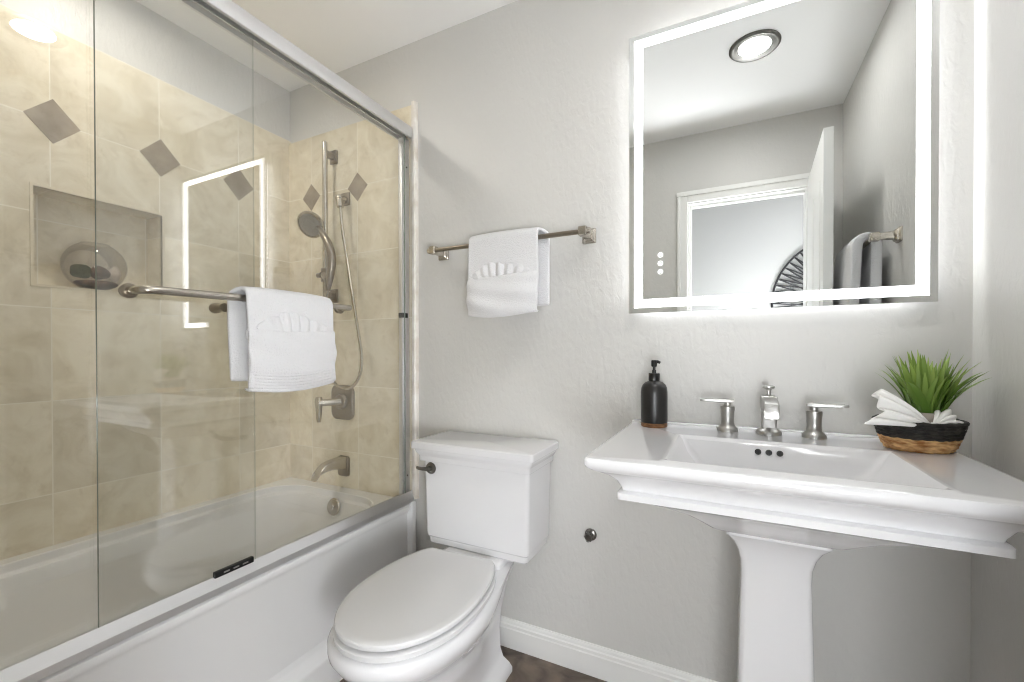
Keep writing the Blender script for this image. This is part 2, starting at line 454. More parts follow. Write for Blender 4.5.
loops.append(tl(0.090, 0.115, 0.24, 0.115, 0.14, 0.25))
loops.append(tl(0.105, 0.130, 0.32, 0.140, 0.13, 0.14))
loops.append(tl(0.150, 0.170, 0.38, 0.190, 0.10, 0.105))
loops.append(tl(0.24, 0.24, 0.50, 0.30, 0.06, 0.10))
loft(bm, loops, True, True)
part('tub_basin', bm, M['tub'], tub, smooth=True, angle=32)
bm = B()   # apron: panel face, end flange, stepped toe
prof = [(-1.30, 0.0), (-1.186, 0.0), (-1.186, 0.100), (-1.190, 0.110), (-1.206, 0.122), (-1.214, 0.137), (-1.214, 0.45), (-1.30, 0.45)]
prism(bm, prof, TY0, TY1, 'Y')
box(bm, -1.26, -1.184, -0.040, TY1 + 0.001, 0.0, TZ + 0.004, 0.005, 3)
part('apron', bm, M['tub'], tub, smooth=True, angle=40)
bm = B()
lathe(bm, [(0.0, 0), (0.036, 0), (0.038, 0.004), (0.034, 0.010), (0.012, 0.013), (0.010, 0.018), (0.0, 0.018)], (0, 0, 0), 32, 'Y')
bmesh.ops.rotate(bm, verts=bm.verts[:], matrix=Matrix.Rotation(math.radians(-10), 3, 'X'))
bmesh.ops.translate(bm, verts=bm.verts[:], vec=(-1.575, -0.098, 0.432))
part('overflow_plate', bm, M['nickel'], tub, smooth=True)
bm = B(); lathe(bm, [(0.0, 0), (0.033, 0), (0.033, 0.004), (0.024, 0.006), (0.022, 0.012), (0, 0.012)], (-1.575, -0.36, 0.099), 28)
part('drain_stopper', bm, M['nickel'], tub, smooth=True)

# ------------------------------------------------------------------ shower fittings
def tilted(bm, mtx): bmesh.ops.transform(bm, matrix=mtx, verts=bm.verts[:])
YT = -0.012
rail = thing('shower_slide_rail', 'vertical nickel slide rail for the hand shower on end wall', 'shower rail', (-1.662, YT, 1.38))
bm = B(); tube(bm, [(-1.662, -0.068, 1.335), (-1.662, -0.068, 2.085)], 0.0115, 20); part('rail_bar', bm, M['nickel'], rail, smooth=True)
for z in (2.035, 1.385):
    bm = B(); box(bm, -1.684, -1.640, -0.024, YT, z - 0.032, z + 0.032, 0.004); box(bm, -1.675, -1.650, -0.07, -0.02, z - 0.014, z + 0.014, 0.004)
    part('rail_bracket', bm, M['satin'], rail, smooth=True)
bm = B(); lathe(bm, [(0, -0.03), (0.018, -0.03), (0.019, -0.02), (0.019, 0.02), (0.018, 0.03), (0, 0.03)], (-1.662, -0.068, 1.475), 24)
tube(bm, [(-1.685, -0.068, 1.478), (-1.712, -0.068, 1.478)], [0.014, 0.011], 16)
tube(bm, [(-1.662, -0.075, 1.475), (-1.585, -0.117, 1.440)], [0.015, 0.016], 16)
part('slider', bm, M['satin'], rail, smooth=True)

hs = thing('hand_shower', 'nickel hand shower with round spray head held on slide rail', 'hand shower', (-1.592, -0.116, 1.43))
pth = spline([(-1.592, -0.116, 1.395), (-1.570, -0.120, 1.46), (-1.556, -0.124, 1.53), (-1.574, -0.126, 1.595), (-1.615, -0.124, 1.650), (-1.655, -0.112, 1.690)], 6)
bm = B(); tube(bm, pth, [0.0115 + 0.0075 * math.sin(PI * min(1, i / (len(pth) - 1) * 1.1)) for i in range(len(pth))], 18)
part('handle', bm, M['satin'], hs, smooth=True)
hm = Matrix.Translation((-1.683, -0.125, 1.697)) @ Matrix.Scale(1.12, 4) @ Vector((0.22, -0.78, -0.55)).to_track_quat('Z', 'Y').to_matrix().to_4x4()
bm = B(); lathe(bm, [(0, -0.030), (0.018, -0.030), (0.034, -0.022), (0.050, -0.008), (0.0545, 0.004), (0.0535, 0.011), (0.047, 0.013), (0.0465, 0.010), (0, 0.010)], n=40)
tilted(bm, hm); part('spray_head', bm, M['nickel'], hs, smooth=True)
bm = B(); lathe(bm, [(0, 0.009), (0.0445, 0.009), (0.0445, 0.0125), (0.030, 0.0135), (0.029, 0.012), (0, 0.0125)], n=36)
for k in range(24):
    a = 2 * PI * k / 24; rr = 0.036 if k % 2 else 0.020
    lathe(bm, [(0.0022, 0.011), (0.0018, 0.0155), (0, 0.0155)], (rr * math.cos(a), rr * math.sin(a), 0), 8, cap0=False)
tilted(bm, hm); part('spray_face', bm, M['spray'], hs, smooth=True)

el = thing('hose_wall_elbow', 'nickel wall elbow on square plate feeding the shower hose', 'wall elbow', (-1.59, YT, 1.83))
bm = B(); box(bm, -1.615, -1.561, -0.021, YT, 1.798, 1.858, 0.004); part('wall_plate', bm, M['satin'], el, smooth=True)
bm = B(); tube(bm, spline([(-1.585, -0.02, 1.823), (-1.580, -0.05, 1.820), (-1.573, -0.064, 1.81), (-1.566, -0.066, 1.775)], 5), [0.016] * 11 + [0.015] * 5, 18)
b2 = B(); bmesh.ops.create_uvsphere(b2, u_segments=20, v_segments=12, radius=0.0185); join(bm, b2, Matrix.Translation((-1.575, -0.062, 1.815)))
part('elbow_body', bm, M['nickel'], el, smooth=True)

bm = B()
hp = spline([(-1.566, -0.066, 1.775), (-1.553, -0.066, 1.67), (-1.522, -0.065, 1.51), (-1.492, -0.064, 1.353), (-1.463, -0.062, 1.206), (-1.446, -0.060, 1.10), (-1.458, -0.060, 1.020), (-1.500, -0.064, 0.968), (-1.550, -0.070, 0.960), (-1.595, -0.085, 0.995), (-1.618, -0.102, 1.12), (-1.612, -0.112, 1.28), (-1.592, -0.116, 1.395)], 10)
tube(bm, hp, 0.0068, 10)
hose = finish('shower_hose', bm, M['nickel'], smooth=True); tag(hose, 'long flexible nickel shower hose looping down the tiled end wall', 'shower hose')

va = thing('shower_valve', 'nickel shower valve plate with lever handle above the tub spout', 'shower valve', (-1.612, YT, 0.885))
bm = B()
loft(bm, [[(x, YT - d, z) for x, z, _ in [(p[0], p[1], 0) for p in rrect(-1.612 - h, -1.612 + h, 0.888 - v, 0.888 + v, r, 0, 8)]] for d, h, v, r in ((0, 0.072, 0.080, 0.035), (0.006, 0.072, 0.080, 0.035), (0.011, 0.066, 0.074, 0.032))])
lathe(bm, [(0.036, 0.01), (0.034, 0.02), (0.030, 0.024), (0, 0.024)], (-1.612, YT, 0.892), 28, 'Y', cap0=False)
part('escutcheon', bm, M['satin'], va, smooth=True)
bm = B(); tube(bm, [(-1.612, -0.03, 0.892), (-1.640, -0.085, 0.892), (-1.655, -0.105, 0.892)], [0.019, 0.016, 0.015], 18)
loft(bm, [[(-1.66 + a, -0.108 + c, z) for a, c, _ in rrect(-s, s, -s * 0.8, s * 0.8, s * 0.4, 0, 3)] for z, s in ((0.918, 0.012), (0.90, 0.016), (0.87, 0.013), (0.82, 0.010), (0.805, 0.008))])
part('lever_handle', bm, M['nickel'], va, smooth=True)

sp = thing('tub_spout', 'nickel tub spout curving out of the tile below the valve', 'tub spout', (-1.60, YT, 0.59))
bm = B(); loft(bm, [[(-1.605 + a, YT - d, 0.592 + c) for a, c, _ in rrect(-h, h, -v, v, 0.012, 0, 4)] for d, h, v in ((0, 0.033, 0.046), (0.010, 0.033, 0.046), (0.014, 0.029, 0.040))])
part('wall_flange', bm, M['satin'], sp, smooth=True)
bm = B()
L = []
for d, z, h, v in ((0.012, 0.607, 0.026, 0.030), (0.04, 0.611, 0.025, 0.025), (0.08, 0.613, 0.024, 0.021), (0.115, 0.610, 0.023, 0.018), (0.142, 0.601, 0.022, 0.017), (0.156, 0.589, 0.021, 0.017), (0.160, 0.577, 0.020, 0.014)):
    L.append([(-1.605 + a, YT - d + (0.012 if d > .13 else 0) * c / v, z + c) for a, c, _ in rrect(-h, h, -v, v, 0.010, 0, 4)])
loft(bm, L); part('spout_body', bm, M['nickel'], sp, smooth=True)

# ------------------------------------------------------------------ sliding shower doors
fr = thing('shower_door_frame', 'aluminium shower door frame with header rail and tub track', 'shower door frame', (-1.22, -0.73, 0.49))
bm = B()
hpz = [(-1.262, 2.022), (-1.262, 2.066), (-1.250, 2.076), (-1.214, 2.078), (-1.200, 2.070), (-1.196, 2.052), (-1.196, 2.036), (-1.199, 2.024), (-1.206, 2.022),
       (-1.206, 2.040), (-1.226, 2.040), (-1.226, 2.022), (-1.230, 2.022), (-1.230, 2.040), (-1.254, 2.040), (-1.254, 2.022)]
prism(bm, hpz, YB + 0.014, -0.020, 'Y'); part('header_rail', bm, M['alu'], fr, smooth=True, angle=30)
bm = B(); box(bm, -1.250, -1.218, -0.046, YT - 0.001, 0.51, 2.022, 0.003)
box(bm, -1.232, -1.222, -0.056, -0.040, 0.515, 2.0, 0.002)
part('wall_jamb', bm, M['alu'], fr, smooth=True)
bm = B(); lathe(bm, [(0, 0), (0.0035, 0), (0.003, 0.002), (0, 0.0025)], (0, 0, 0), 12, 'X'); vs = bm.verts[:]
bmesh.ops.translate(bm, verts=vs, vec=(-1.2182, -0.030, 1.90)); 
lathe(bm, [(0, 0), (0.0035, 0), (0.003, 0.002), (0, 0.0025)], (-1.2182, -0.030, 0.60), 12, 'X'); part('screw_head', bm, M['black'], fr, smooth=True)
bm = B(); box(bm, -1.240, -1.2155, -0.058, -0.026, 1.266, 1.286, 0.002); part('bumper', bm, M['black'], fr)
bm = B()
prism(bm, [(-1.262, 0.4905), (-1.262, 0.512), (-1.258, 0.514), (-1.254, 0.502), (-1.208, 0.502), (-1.207, 0.534), (-1.204, 0.535), (-1.192, 0.508), (-1.191, 0.4905)], YB + 0.014, -0.016, 'Y')
part('bottom_track', bm, M['alu'], fr)
bm = B(); box(bm, -1.208, -1.1965, -0.812, -0.708, 0.532, 0.548, 0.002)
for k in range(3): box(bm, -1.1985, -1.1958, -0.79 + k * 0.025, -0.775 + k * 0.025, 0.538, 0.542, 0.0005, mi=1)
part('bottom_guide', bm, None, fr, mats=[M['black'], M['chrome']])

def pane(bm, x, y0, y1, z0, z1, th=0.007):
    b2 = B(); box(b2, x - th / 2, x + th / 2, y0, y1, z0, z1)
    for f in b2.faces:
        f.material_index = 0 if abs(f.calc_center_median().x - x) > th * 0.4 else 1
    join(bm, b2)
GO, GI = -1.2130, -1.2270
gd = thing('sliding_glass_door', 'outer sliding glass door carrying the bar with the white towel', 'glass door', (GO, -0.55, 0.51))
bm = B(); pane(bm, GO, -1.040, -0.050, 0.505, 2.036); part('glass_panel', bm, None, gd, mats=[M['glass'], M['glass_edge_dark']])
BX = -1.150
bm = B()
pth = spline([(GO + 0.004, -0.985, 1.262), (BX - 0.025, -0.985, 1.262), (BX - 0.006, -0.977, 1.262), (BX, -0.955, 1.263)], 5) + spline([(BX, -0.90, 1.264), (BX, -0.45, 1.272), (BX - 0.004, -0.405, 1.2725), (BX - 0.025, -0.392, 1.273), (GO + 0.004, -0.392, 1.273)], 5)
tube(bm, pth, 0.0095, 16); part('towel_bar', bm, M['nickel'], gd, smooth=True)
for y, z in ((-0.985, 1.262), (-0.392, 1.273)):
    bm = B(); lathe(bm, [(0, 0.0036), (0.017, 0.0036), (0.017, 0.008), (0.013, 0.011), (0, 0.011)], (GO, y, z), 24, 'X')
    lathe(bm, [(0, -0.0036), (0.015, -0.0036), (0.015, -0.007), (0.010, -0.010), (0, -0.010)], (GO, y, z), 24, 'X')
    part('mounting_rosette', bm, M['satin'], gd, smooth=True)

gi = thing('sliding_glass_door', 'inner sliding glass door on the tub side, at left of photo, no towel', 'glass door', (GI, -1.07, 0.51))
bm = B(); pane(bm, GI, YB + 0.02, -0.685, 0.505, 2.036); part('glass_panel', bm, None, gi, mats=[M['glass'], M['glass_edge']])
bm = B(); lathe(bm, [(0, -0.0036), (0.012, -0.0036), (0.010, -0.008), (0.010, -0.030), (0.014, -0.036), (0.0145, -0.050), (0.012, -0.056), (0, -0.057)], (GI, -0.765, 1.245), 24, 'X')
part('door_knob', bm, M['satin'], gi, smooth=True)

# ------------------------------------------------------------------ towels
def cloth_sheet(width, path, wob, nx=36, thick=0.010, taper=None):
    """grid swept along path (list of (out, up)); x = along the bar"""
    bm = B(); n = len(path)
    grid = []
    for i in range(n):
        row = []
        for k in range(nx + 1):
            u = k / nx
            x = (u - 0.5) * width
            s = i / (n - 1)
            dx, dy, dz = wob(u, s, path[i])
            row.append(bm.verts.new((x + dx, -(path[i][0] + dy), path[i][1] + dz)))
        grid.append(row)
    for i in range(n - 1):
        for k in range(nx):
            bm.faces.new((grid[i][k], grid[i][k + 1], grid[i + 1][k + 1], grid[i + 1][k]))
    return bm

def soft(o, thick, sub=1, off=0.0):
    m = o.modifiers.new('thickness', 'SOLIDIFY'); m.thickness = thick; m.offset = off
    m = o.modifiers.new('soft', 'SUBSURF'); m.levels = sub; m.render_levels = sub
    return o

def drape(front, back, r, nf=16, nb=12, arc=9):
    p = []
    for i in range(nf): p.append((r, -front * (1 - i / nf)))
    for i in range(arc + 1):
        a = PI * i / arc
        p.append((r * math.cos(a), r * math.sin(a)))
    for i in range(1, nb + 1): p.append((-r, -back * i / nb))
    return p

def make_towel(label, loc, rotz, width, front, back, zpocket, band, seed, dobby=False, r=0.020, group=None, shift=0.0, flare=0.0, thick=0.012):
    t = thing('hand_towel', label, 'towel', loc); t.rotation_euler = (0, 0, rotz)
    rnd = random.Random(seed); p1, p2, p3 = [rnd.uniform(0, 6) for _ in range(3)]
    def wob(u, s, p):
        fall = max(0.0, -p[1]) / front
        side = 1 if p[0] > 0 else -1
        dy = side * (0.006 * fall * math.sin(u * 7 + p1) + 0.003 * math.sin(u * 15 + p2) * fall + (0.006 * fall if side > 0 else -0.010 * fall))
        dy += side * flare * fall ** 0.7
        dx = -flare * 1.1 * fall * (u - 0.5) + (shift * (1 if side < 0 else 0)) * min(1, abs(p[0]) / r) + 0.004 * fall * math.sin(s * 9 + p3) * (u - 0.5) * 2
        dz = 0.004 * math.sin(u * 5 + p2) * fall - (0.006 * math.sin(PI * u) * fall if side > 0 else 0) - 0.005 * abs(u - 0.5) ** 3 * 8 * (1 - fall)
        return dx, dy, dz
    o = finish('towel_body', cloth_sheet(width, drape(front, back, r), wob), M['towel'], t, smooth=True, angle=180); soft(o, thick)
    # fan of pleats rising out of the pocket
    bm = B(); na, nr = 112, 8; rows = []
    for i in range(na + 1):
        u = i / na; row = []
        ph = u * 6.5 * 2 * PI + 0.8 * math.sin(u * 7 + seed)
        top = 0.052 * (math.sin(PI * min(1, max(0, u))) ** 0.55) * (1 + 0.10 * math.sin(u * 11 + seed)) * (0.78 + 0.3 * (1 - u))
        for k in range(nr + 1):
            q = k / nr
            x = (u - 0.5) * width * (0.62 + 0.24 * q)
            z = zpocket - 0.03 + (0.03 + top) * q + 0.002 * math.cos(ph) * q
            y = r + 0.009 + 0.0075 * math.sin(ph) * (0.2 + 0.8 * q) * math.sin(PI * (0.06 + 0.88 * u)) + 0.009 * math.sin(PI * q * 0.8) - 0.006 * q
            row.append(bm.verts.new((x, -y, z)))
        rows.append(row)
    for i in range(na):
        for k in range(nr):
            bm.faces.new((rows[i][k], rows[i + 1][k], rows[i + 1][k + 1], rows[i][k + 1]))
    o = finish('pleated_fan', bm, M['towel'], t, smooth=True, angle=180); soft(o, 0.006)
    # folded band that forms the pocket
    def wob2(u, s, p):
        dy = 0.004 * math.sin(u * 9 + p3 + s * 2.5) * math.sin(PI * s) + 0.003 * math.sin(s * 14 + u * 5 + p1) + 0.009 * math.sin(PI * u) - 0.010 * abs(2 * u - 1) ** 4
        if dobby and s < 0.30: dy += 0.0042 * abs(math.sin(s / 0.30 * PI * 6)) - 0.004
        return 0, dy, 0.005 * math.sin(u * 4 + p2) - 0.006 * math.sin(PI * u) * (1 - s)
    n = 110; zt, zb = zpocket, zpocket - band
    pth = [(r - 0.004, zb + 0.004)] + [(r + 0.012 + 0.011 * math.sin(PI * i / n) ** 0.6, zb + (zt - zb) * i / n) for i in range(n + 1)] + [(r + 0.006, zt - 0.004), (r + 0.003, zt - 0.03)]
    o = finish('pocket_band', cloth_sheet(width * 1.005, pth, wob2, 40), M['towel'], t, smooth=True, angle=180); soft(o, 0.007)
    return t

make_towel('white towel with fan fold draped on the glass door bar', (BX, -0.633, 1.272), PI / 2, 0.275, 0.245, 0.225, -0.088, 0.160, 3, True, 0.024, shift=-0.02)
make_towel('white towel with fan fold hung on the wall bar over toilet', (-0.726, -0.078, 1.532), 0.0, 0.278, 0.268, 0.252, -0.138, 0.136, 11, False, 0.022, shift=0.026)
make_towel('white towel draped on the right wall bar, seen in the mirror', (0.468, -0.825, 1.535), -PI / 2, 0.30, 0.30, 0.30, -0.24, 0.09, 23, False, 0.029, flare=0.010, thick=0.034)

# ------------------------------------------------------------------ wall towel bars
def bar_parts(t, L):
    bm = B(); tube(bm, [(-L / 2, -0.072, 0), (L / 2, -0.072, 0)], 0.0085, 16); finish('bar', bm, M['satin'], t, smooth=True)
    for s in (-1, 1):
        x = s * (L / 2 - 0.016); bm = B()
        loft(bm, [[(x + a, -d, c) for a, c, _ in rrect(-h, h, -h * 1.05, h * 1.05, 0.003, 0, 2)] for d, h in ((0, 0.024), (0.006, 0.024), (0.010, 0.020), (0.014, 0.019), (0.020, 0.013), (0.058, 0.011), (0.060, 0.0145), (0.084, 0.0145), (0.087, 0.012))])
        tube(bm, [(x + s * 0.012, -0.072, 0), (x + s * 0.024, -0.072, 0)], [0.0125, 0.011], 14)
        finish('post', bm, M['nickel'], t, smooth=True, angle=30)
    return t
tb = thing('towel_bar', 'brushed nickel towel bar on the grey wall above the toilet', 'towel bar', (-0.742, 0, 1.524)); bar_parts(tb, 0.645)
tb2 = thing('towel_bar', 'brushed nickel towel bar on right wall, seen in the mirror', 'towel bar', (XR, -0.80, 1.535)); tb2.rotation_euler = (0, 0, -PI / 2); bar_parts(tb2, 0.46)

# ------------------------------------------------------------------ lighted mirror
mi = thing('lighted_mirror', 'large rectangular mirror with glowing band on wall above the sink', 'mirror', (0.086, 0, 1.694))
MX0, MX1, MZ0, MZ1 = -0.2925, 0.4645, 1.2475, 2.140
def frame_ring(bm, o, i, y0, y1):
    (a0, a1, c0, c1), (e0, e1, g0, g1) = o, i
    box(bm, a0, a1, y0, y1, g1, c1); box(bm, a0, a1, y0, y1, c0, g0); box(bm, a0, e0, y0, y1, g0, g1); box(bm, e1, a1, y0, y1, g0, g1)
bm = B(); box(bm, MX0, MX1, -0.036, -0.031, MZ0, MZ1, 0.0006, 1); part('mirror_glass', bm, M['mirror'], mi)
bm = B(); o_ = 0.0165; w_ = 0.0270
frame_ring(bm, (MX0 + o_, MX1 - o_, MZ0 + o_, MZ1 - o_), (MX0 + o_ + w_, MX1 - o_ - w_, MZ0 + o_ + w_, MZ1 - o_ - w_), -0.0366, -0.0358)
part('frosted_light_band', bm, M['led'], mi)
bm = B(); i_ = 0.032; box(bm, MX0 + i_ + .003, MX1 - i_ - .003, -0.0305, -0.0005, MZ0 + i_ + .003, MZ1 - i_ - .003); part('back_housing', bm, M['alu'], mi)
bm = B(); frame_ring(bm, (MX0 + i_, MX1 - i_, MZ0 + i_, MZ1 - i_), (MX0 + i_ + .003, MX1 - i_ - .003, MZ0 + i_ + .003, MZ1 - i_ - .003), -0.027, -0.008); part('halo_light_strip', bm, M['halo'], mi)
for z in (1.4285, 1.4020, 1.3755):
    bm = B()
    lathe(bm, [(0.0068, 0.0362), (0.0068, 0.0366), (0.0083, 0.0366), (0.0083, 0.0362)], (-0.195, 0, z), 24, 'Y', cap0=False, cap1=False)
    lathe(bm, [(0, 0.0362), (0.0032, 0.0362), (0.0032, 0.0366), (0, 0.0366)], (-0.195, 0, z), 12, 'Y')
    for k in range(6):
        a = PI / 3 * k; box(bm, -0.195 + 0.005 * math.cos(a) - .0008, -0.195 + 0.005 * math.cos(a) + .0008, -0.0366, -0.0362, z + 0.005 * math.sin(a) - .0008, z + 0.005 * math.sin(a) + .0008)
    part('touch_button', bm, M['button'], mi)

# ------------------------------------------------------------------ ceiling lamps and added hall fill
def downlight(label, x, y, lens, zc=ZC, ring='dark_nickel', R=0.099, r=0.062):
    t = thing('recessed_ceiling_light', label, 'ceiling light', (x, y, zc), None)
    bm = B(); lathe(bm, [(R, 0), (R, -0.004), (R - 0.006, -0.010), (R - 0.014, -0.011), (r + 0.002, -0.0035), (r, -0.0035), (r, 0)], (x, y, zc), 56, cap0=False, cap1=False)
    part('trim_ring', bm, M[ring], t, smooth=True, angle=40)
    bm = B(); lathe(bm, [(0, -0.0005), (r, -0.0005), (r, -0.003), (0, -0.003)], (x, y, zc), 48); part('lens', bm, M[lens], t)
    return t
downlight('round recessed ceiling light with dark ring, reflected in mirror', 0.095, -0.750, 'lamp')
downlight('round recessed ceiling light over the bathtub, above the photo frame', -1.62, -0.79, 'lamp2', ring='trim', R=0.09)
downlight('added unseen round ceiling fill light in the hall beyond the doorway', 0.45, -2.15, 'fill3', ring='trim', R=0.15, r=0.13)  # out of view, added to brighten the hall

def fill_globe(label, x, y, glow):  # glowing globe on a stand, added out of view as soft fill
    t = thing('fill_globe', label, 'fill light', (x, y, 0))
    bm = B(); lathe(bm, [(0, 0), (0.15, 0), (0.15, 0.012), (0.02, 0.03), (0.012, 0.05), (0.012, 0.46), (0.05, 0.465), (0.05, 0.50), (0, 0.50)], (x, y, 0), 32); part('stand', bm, M['black'], t, smooth=True)
    bm = B(); bmesh.ops.create_uvsphere(bm, u_segments=32, v_segments=20, radius=0.28); bmesh.ops.translate(bm, verts=bm.verts[:], vec=(x, y, 0.76)); part('fill_sphere', bm, M[glow], t, smooth=True)
fill_globe('added unseen white fill globe in the hall straight behind the doorway', 0.22, -2.02, 'fill4')
fill_globe('added unseen white fill globe in the hall beside the doorway', 0.82, -2.0, 'fill5')

# ------------------------------------------------------------------ hall wall decor
de = thing('round_wall_decor', 'big round black woven wall decor in the hall, seen in the mirror', 'wall decor', (0.85, HY, 1.52))
bm = B(); R = 0.53
ring = [(0.85 + R * math.cos(2 * PI * k / 72), HY + 0.02, 1.52 + R * math.sin(2 * PI * k / 72)) for k in range(73)]
tube(bm, ring, 0.008, 8, False); part('outer_ring', bm, M['decor'], de, smooth=True)
bm = B(); tube(bm, [(0.85 + 0.1 * math.cos(2 * PI * k / 36), HY + 0.03, 1.52 + 0.1 * math.sin(2 * PI * k / 36)) for k in range(37)], 0.008, 8, False)
part('hub_ring', bm, M['decor'], de, smooth=True)
bm = B(); n = 64
for k in range(n):
    for s in (-1, 1):
        a = 2 * PI * (k + (0.0 if s > 0 else 0.0)) / n; c = a + s * 0.45
        tube(bm, [(0.85 + R * math.cos(a), HY + 0.02 + s * .003, 1.52 + R * math.sin(a)), (0.85 + 0.1 * math.cos(c), HY + 0.03 + s * .003, 1.52 + 0.1 * math.sin(c))], 0.0058, 5)
part('woven_strands', bm, M['decor'], de, smooth=True)

# ------------------------------------------------------------------ toilet
to = thing('toilet', 'white two-piece toilet with closed lid beside the bathtub', 'toilet', (-0.785, -0.40, 0))
bm = B()   # tank body
TXc = -0.779
def tk(h, y0, r, z): return rrect(TXc - h, TXc + h, y0, -0.016, r, z, 4)
loft(bm, [tk(0.188, -0.198, 0.010, 0.431), tk(0.194, -0.203, 0.012, 0.437), tk(0.195, -0.204, 0.012, 0.456), tk(0.201, -0.209, 0.012, 0.462), tk(0.203, -0.211, 0.014, 0.474),
          tk(0.2085, -0.217, 0.014, 0.735)])
part('tank', bm, M['porcelain'], to, smooth=True, angle=30)
bm = B()
def ld(h, y0, r, z): return rrect(TXc - 0.003 - h, TXc - 0.003 + h, y0, -0.010, r, z, 4)
loft(bm, [ld(0.210, -0.219, 0.010, 0.731), ld(0.2175, -0.2265, 0.010, 0.733), ld(0.2185, -0.2275, 0.010, 0.735), ld(0.2185, -0.2275, 0.010, 0.750), ld(0.2195, -0.2285, 0.010, 0.753), ld(0.227, -0.236, 0.010, 0.763), ld(0.2295, -0.2385, 0.010, 0.770), ld(0.230, -0.239, 0.010, 0.777),
          ld(0.2385, -0.2475, 0.011, 0.7785), ld(0.2395, -0.2485, 0.011, 0.7800), ld(0.2395, -0.2485, 0.011, 0.7995), ld(0.2375, -0.2465, 0.010, 0.8030), ld(0.233, -0.242, 0.008, 0.8042)])
part('tank_lid', bm, M['porcelain'], to, smooth=True, angle=24)
bm = B()
lathe(bm, [(0, 0.0), (0.019, 0.0), (0.021, 0.004), (0.019, 0.009), (0.011, 0.012), (0.010, 0.022), (0, 0.024)], (-0.952, -0.2145, 0.708), 28, 'Y')
tube(bm, [(-0.950, -0.232, 0.708), (-0.972, -0.243, 0.709), (-0.985, -0.247, 0.711), (-0.993, -0.248, 0.713)], [0.007, 0.0065, 0.006, 0.0045], 12)
part('flush_lever', bm, M['dark_nickel'], to, smooth=True)
prof = [(-0.265, 0.113), (-0.275, 0.1245), (-0.30, 0.140), (-0.35, 0.159), (-0.42, 0.173), (-0.49, 0.178), (-0.56, 0.173), (-0.61, 0.161), (-0.66, 0.139), (-0.70, 0.108), (-0.725, 0.077), (-0.741, 0.042), (-0.7465, 0.018)]
def egg(off, z, cx=-0.792, back=None, n2=4):
    pp = []
    P = [Vector((h, y, 0)) for y, h in prof]
    sm = spline(P, n2)
    out = []
    for i, p in enumerate(sm):
        a = sm[max(0, i - 1)]; c = sm[min(len(sm) - 1, i + 1)]
        d = (c - a); nrm = Vector((-d.y, d.x, 0)).normalized()
        if nrm.x < 0 and i < len(sm) - 2: nrm = -nrm
        q = p + nrm * off
        if back is not None: q.y = min(q.y, back)
        out.append(q)
    out = [(max(q.x, 0.004), q.y) for q in out]
    right = [(cx + h, y, z) for h, y in out]; left = [(cx - h, y, z) for h, y in reversed(out)]
    return right + left
rot = Matrix.Translation((-0.792, -0.30, 0)) @ Matrix.Rotation(math.radians(2.5), 4, 'Z') @ Matrix.Translation((0.792, 0.30, 0))
bm = B(); loft(bm, [egg(-0.012, 0.415), egg(0.003, 0.416), egg(0.005, 0.418), egg(0.005, 0.429), egg(0.001, 0.4325), egg(-0.02, 0.433)]); tilted(bm, rot)
part('seat', bm, M['seat'], to, smooth=True, angle=40)
bm = B(); loft(bm, [egg(-0.018, 0.4400), egg(-0.002, 0.4405), egg(0.0015, 0.4420), egg(0.0015, 0.4495), egg(-0.001, 0.4535), egg(-0.006, 0.4558), egg(-0.020, 0.4565)]); tilted(bm, rot)
for s in (-1, 1):
    b2 = B(); tube(b2, [(-0.792 + s * 0.075 - 0.016, -0.262, 0.432), (-0.792 + s * 0.075 + 0.016, -0.262, 0.432)], 0.010, 12); join(bm, b2, rot)
part('seat_lid', bm, M['seat'], to, smooth=True, angle=28)
bm = B()   # bowl, trap and foot in one casting
def sec(z, hw, yf, hb, yb, ym=-0.47, cx=-0.788, n=14, p=1.0):
    R_ = [(hb * 0.0 + hb, yb)]
    pts = []
    for i in range(8):
        t_ = i / 8; pts.append((hb + (hw - hb) * (3 * t_ * t_ - 2 * t_ ** 3), yb + (ym - yb) * t_))
    for i in range(n + 1):
        a = PI / 2 * i / n
        pts.append((max(hw * math.cos(a) ** 0.95 if i < n else 0.0, 0.003), ym + (yf - ym) * math.sin(a) ** 0.95))
    return [(cx + h, y, z) for h, y in pts] + [(cx - h, y, z) for h, y in reversed(pts)]
loft(bm, [sec(0.0, 0.120, -0.585, 0.108, -0.115, -0.36), sec(0.016, 0.120, -0.585, 0.108, -0.115, -0.36), sec(0.035, 0.110, -0.575, 0.100, -0.122, -0.36), sec(0.055, 0.094, -0.560, 0.080, -0.130, -0.36), sec(0.080, 0.088, -0.556, 0.068, -0.128, -0.36),
          sec(0.15, 0.090, -0.566, 0.060, -0.120, -0.38), sec(0.21, 0.106, -0.605, 0.060, -0.105, -0.40), sec(0.265, 0.132, -0.655, 0.064, -0.085, -0.43), sec(0.305, 0.152, -0.695, 0.070, -0.07, -0.45),
          sec(0.312, 0.160, -0.705, 0.072, -0.065, -0.45), sec(0.335, 0.174, -0.728, 0.078, -0.055, -0.46), sec(0.345, 0.184, -0.738, 0.083, -0.05, -0.46), sec(0.375, 0.196, -0.757, 0.100, -0.04, -0.47), sec(0.395, 0.197, -0.760, 0.112, -0.035, -0.47),
          sec(0.408, 0.190, -0.753, 0.118, -0.033, -0.47), sec(0.4125, 0.175, -0.735, 0.112, -0.040, -0.47)])
part('bowl', bm, M['porcelain'], to, smooth=True, angle=50)
bm = B(); box(bm, TXc - 0.118, TXc + 0.112, -0.235, -0.034, 0.398, 0.431, 0.012, 4); part('tank_platform', bm, M['porcelain'], to, smooth=True)
for s in (-1, 1):
    bm = B(); lathe(bm, [(0.014, 0), (0.014, 0.006), (0.010, 0.016), (0, 0.019)], (-0.788 + s * 0.104, -0.27, 0.028), 16, cap0=False); part('bolt_cap', bm, M['porcelain'], to, smooth=True)

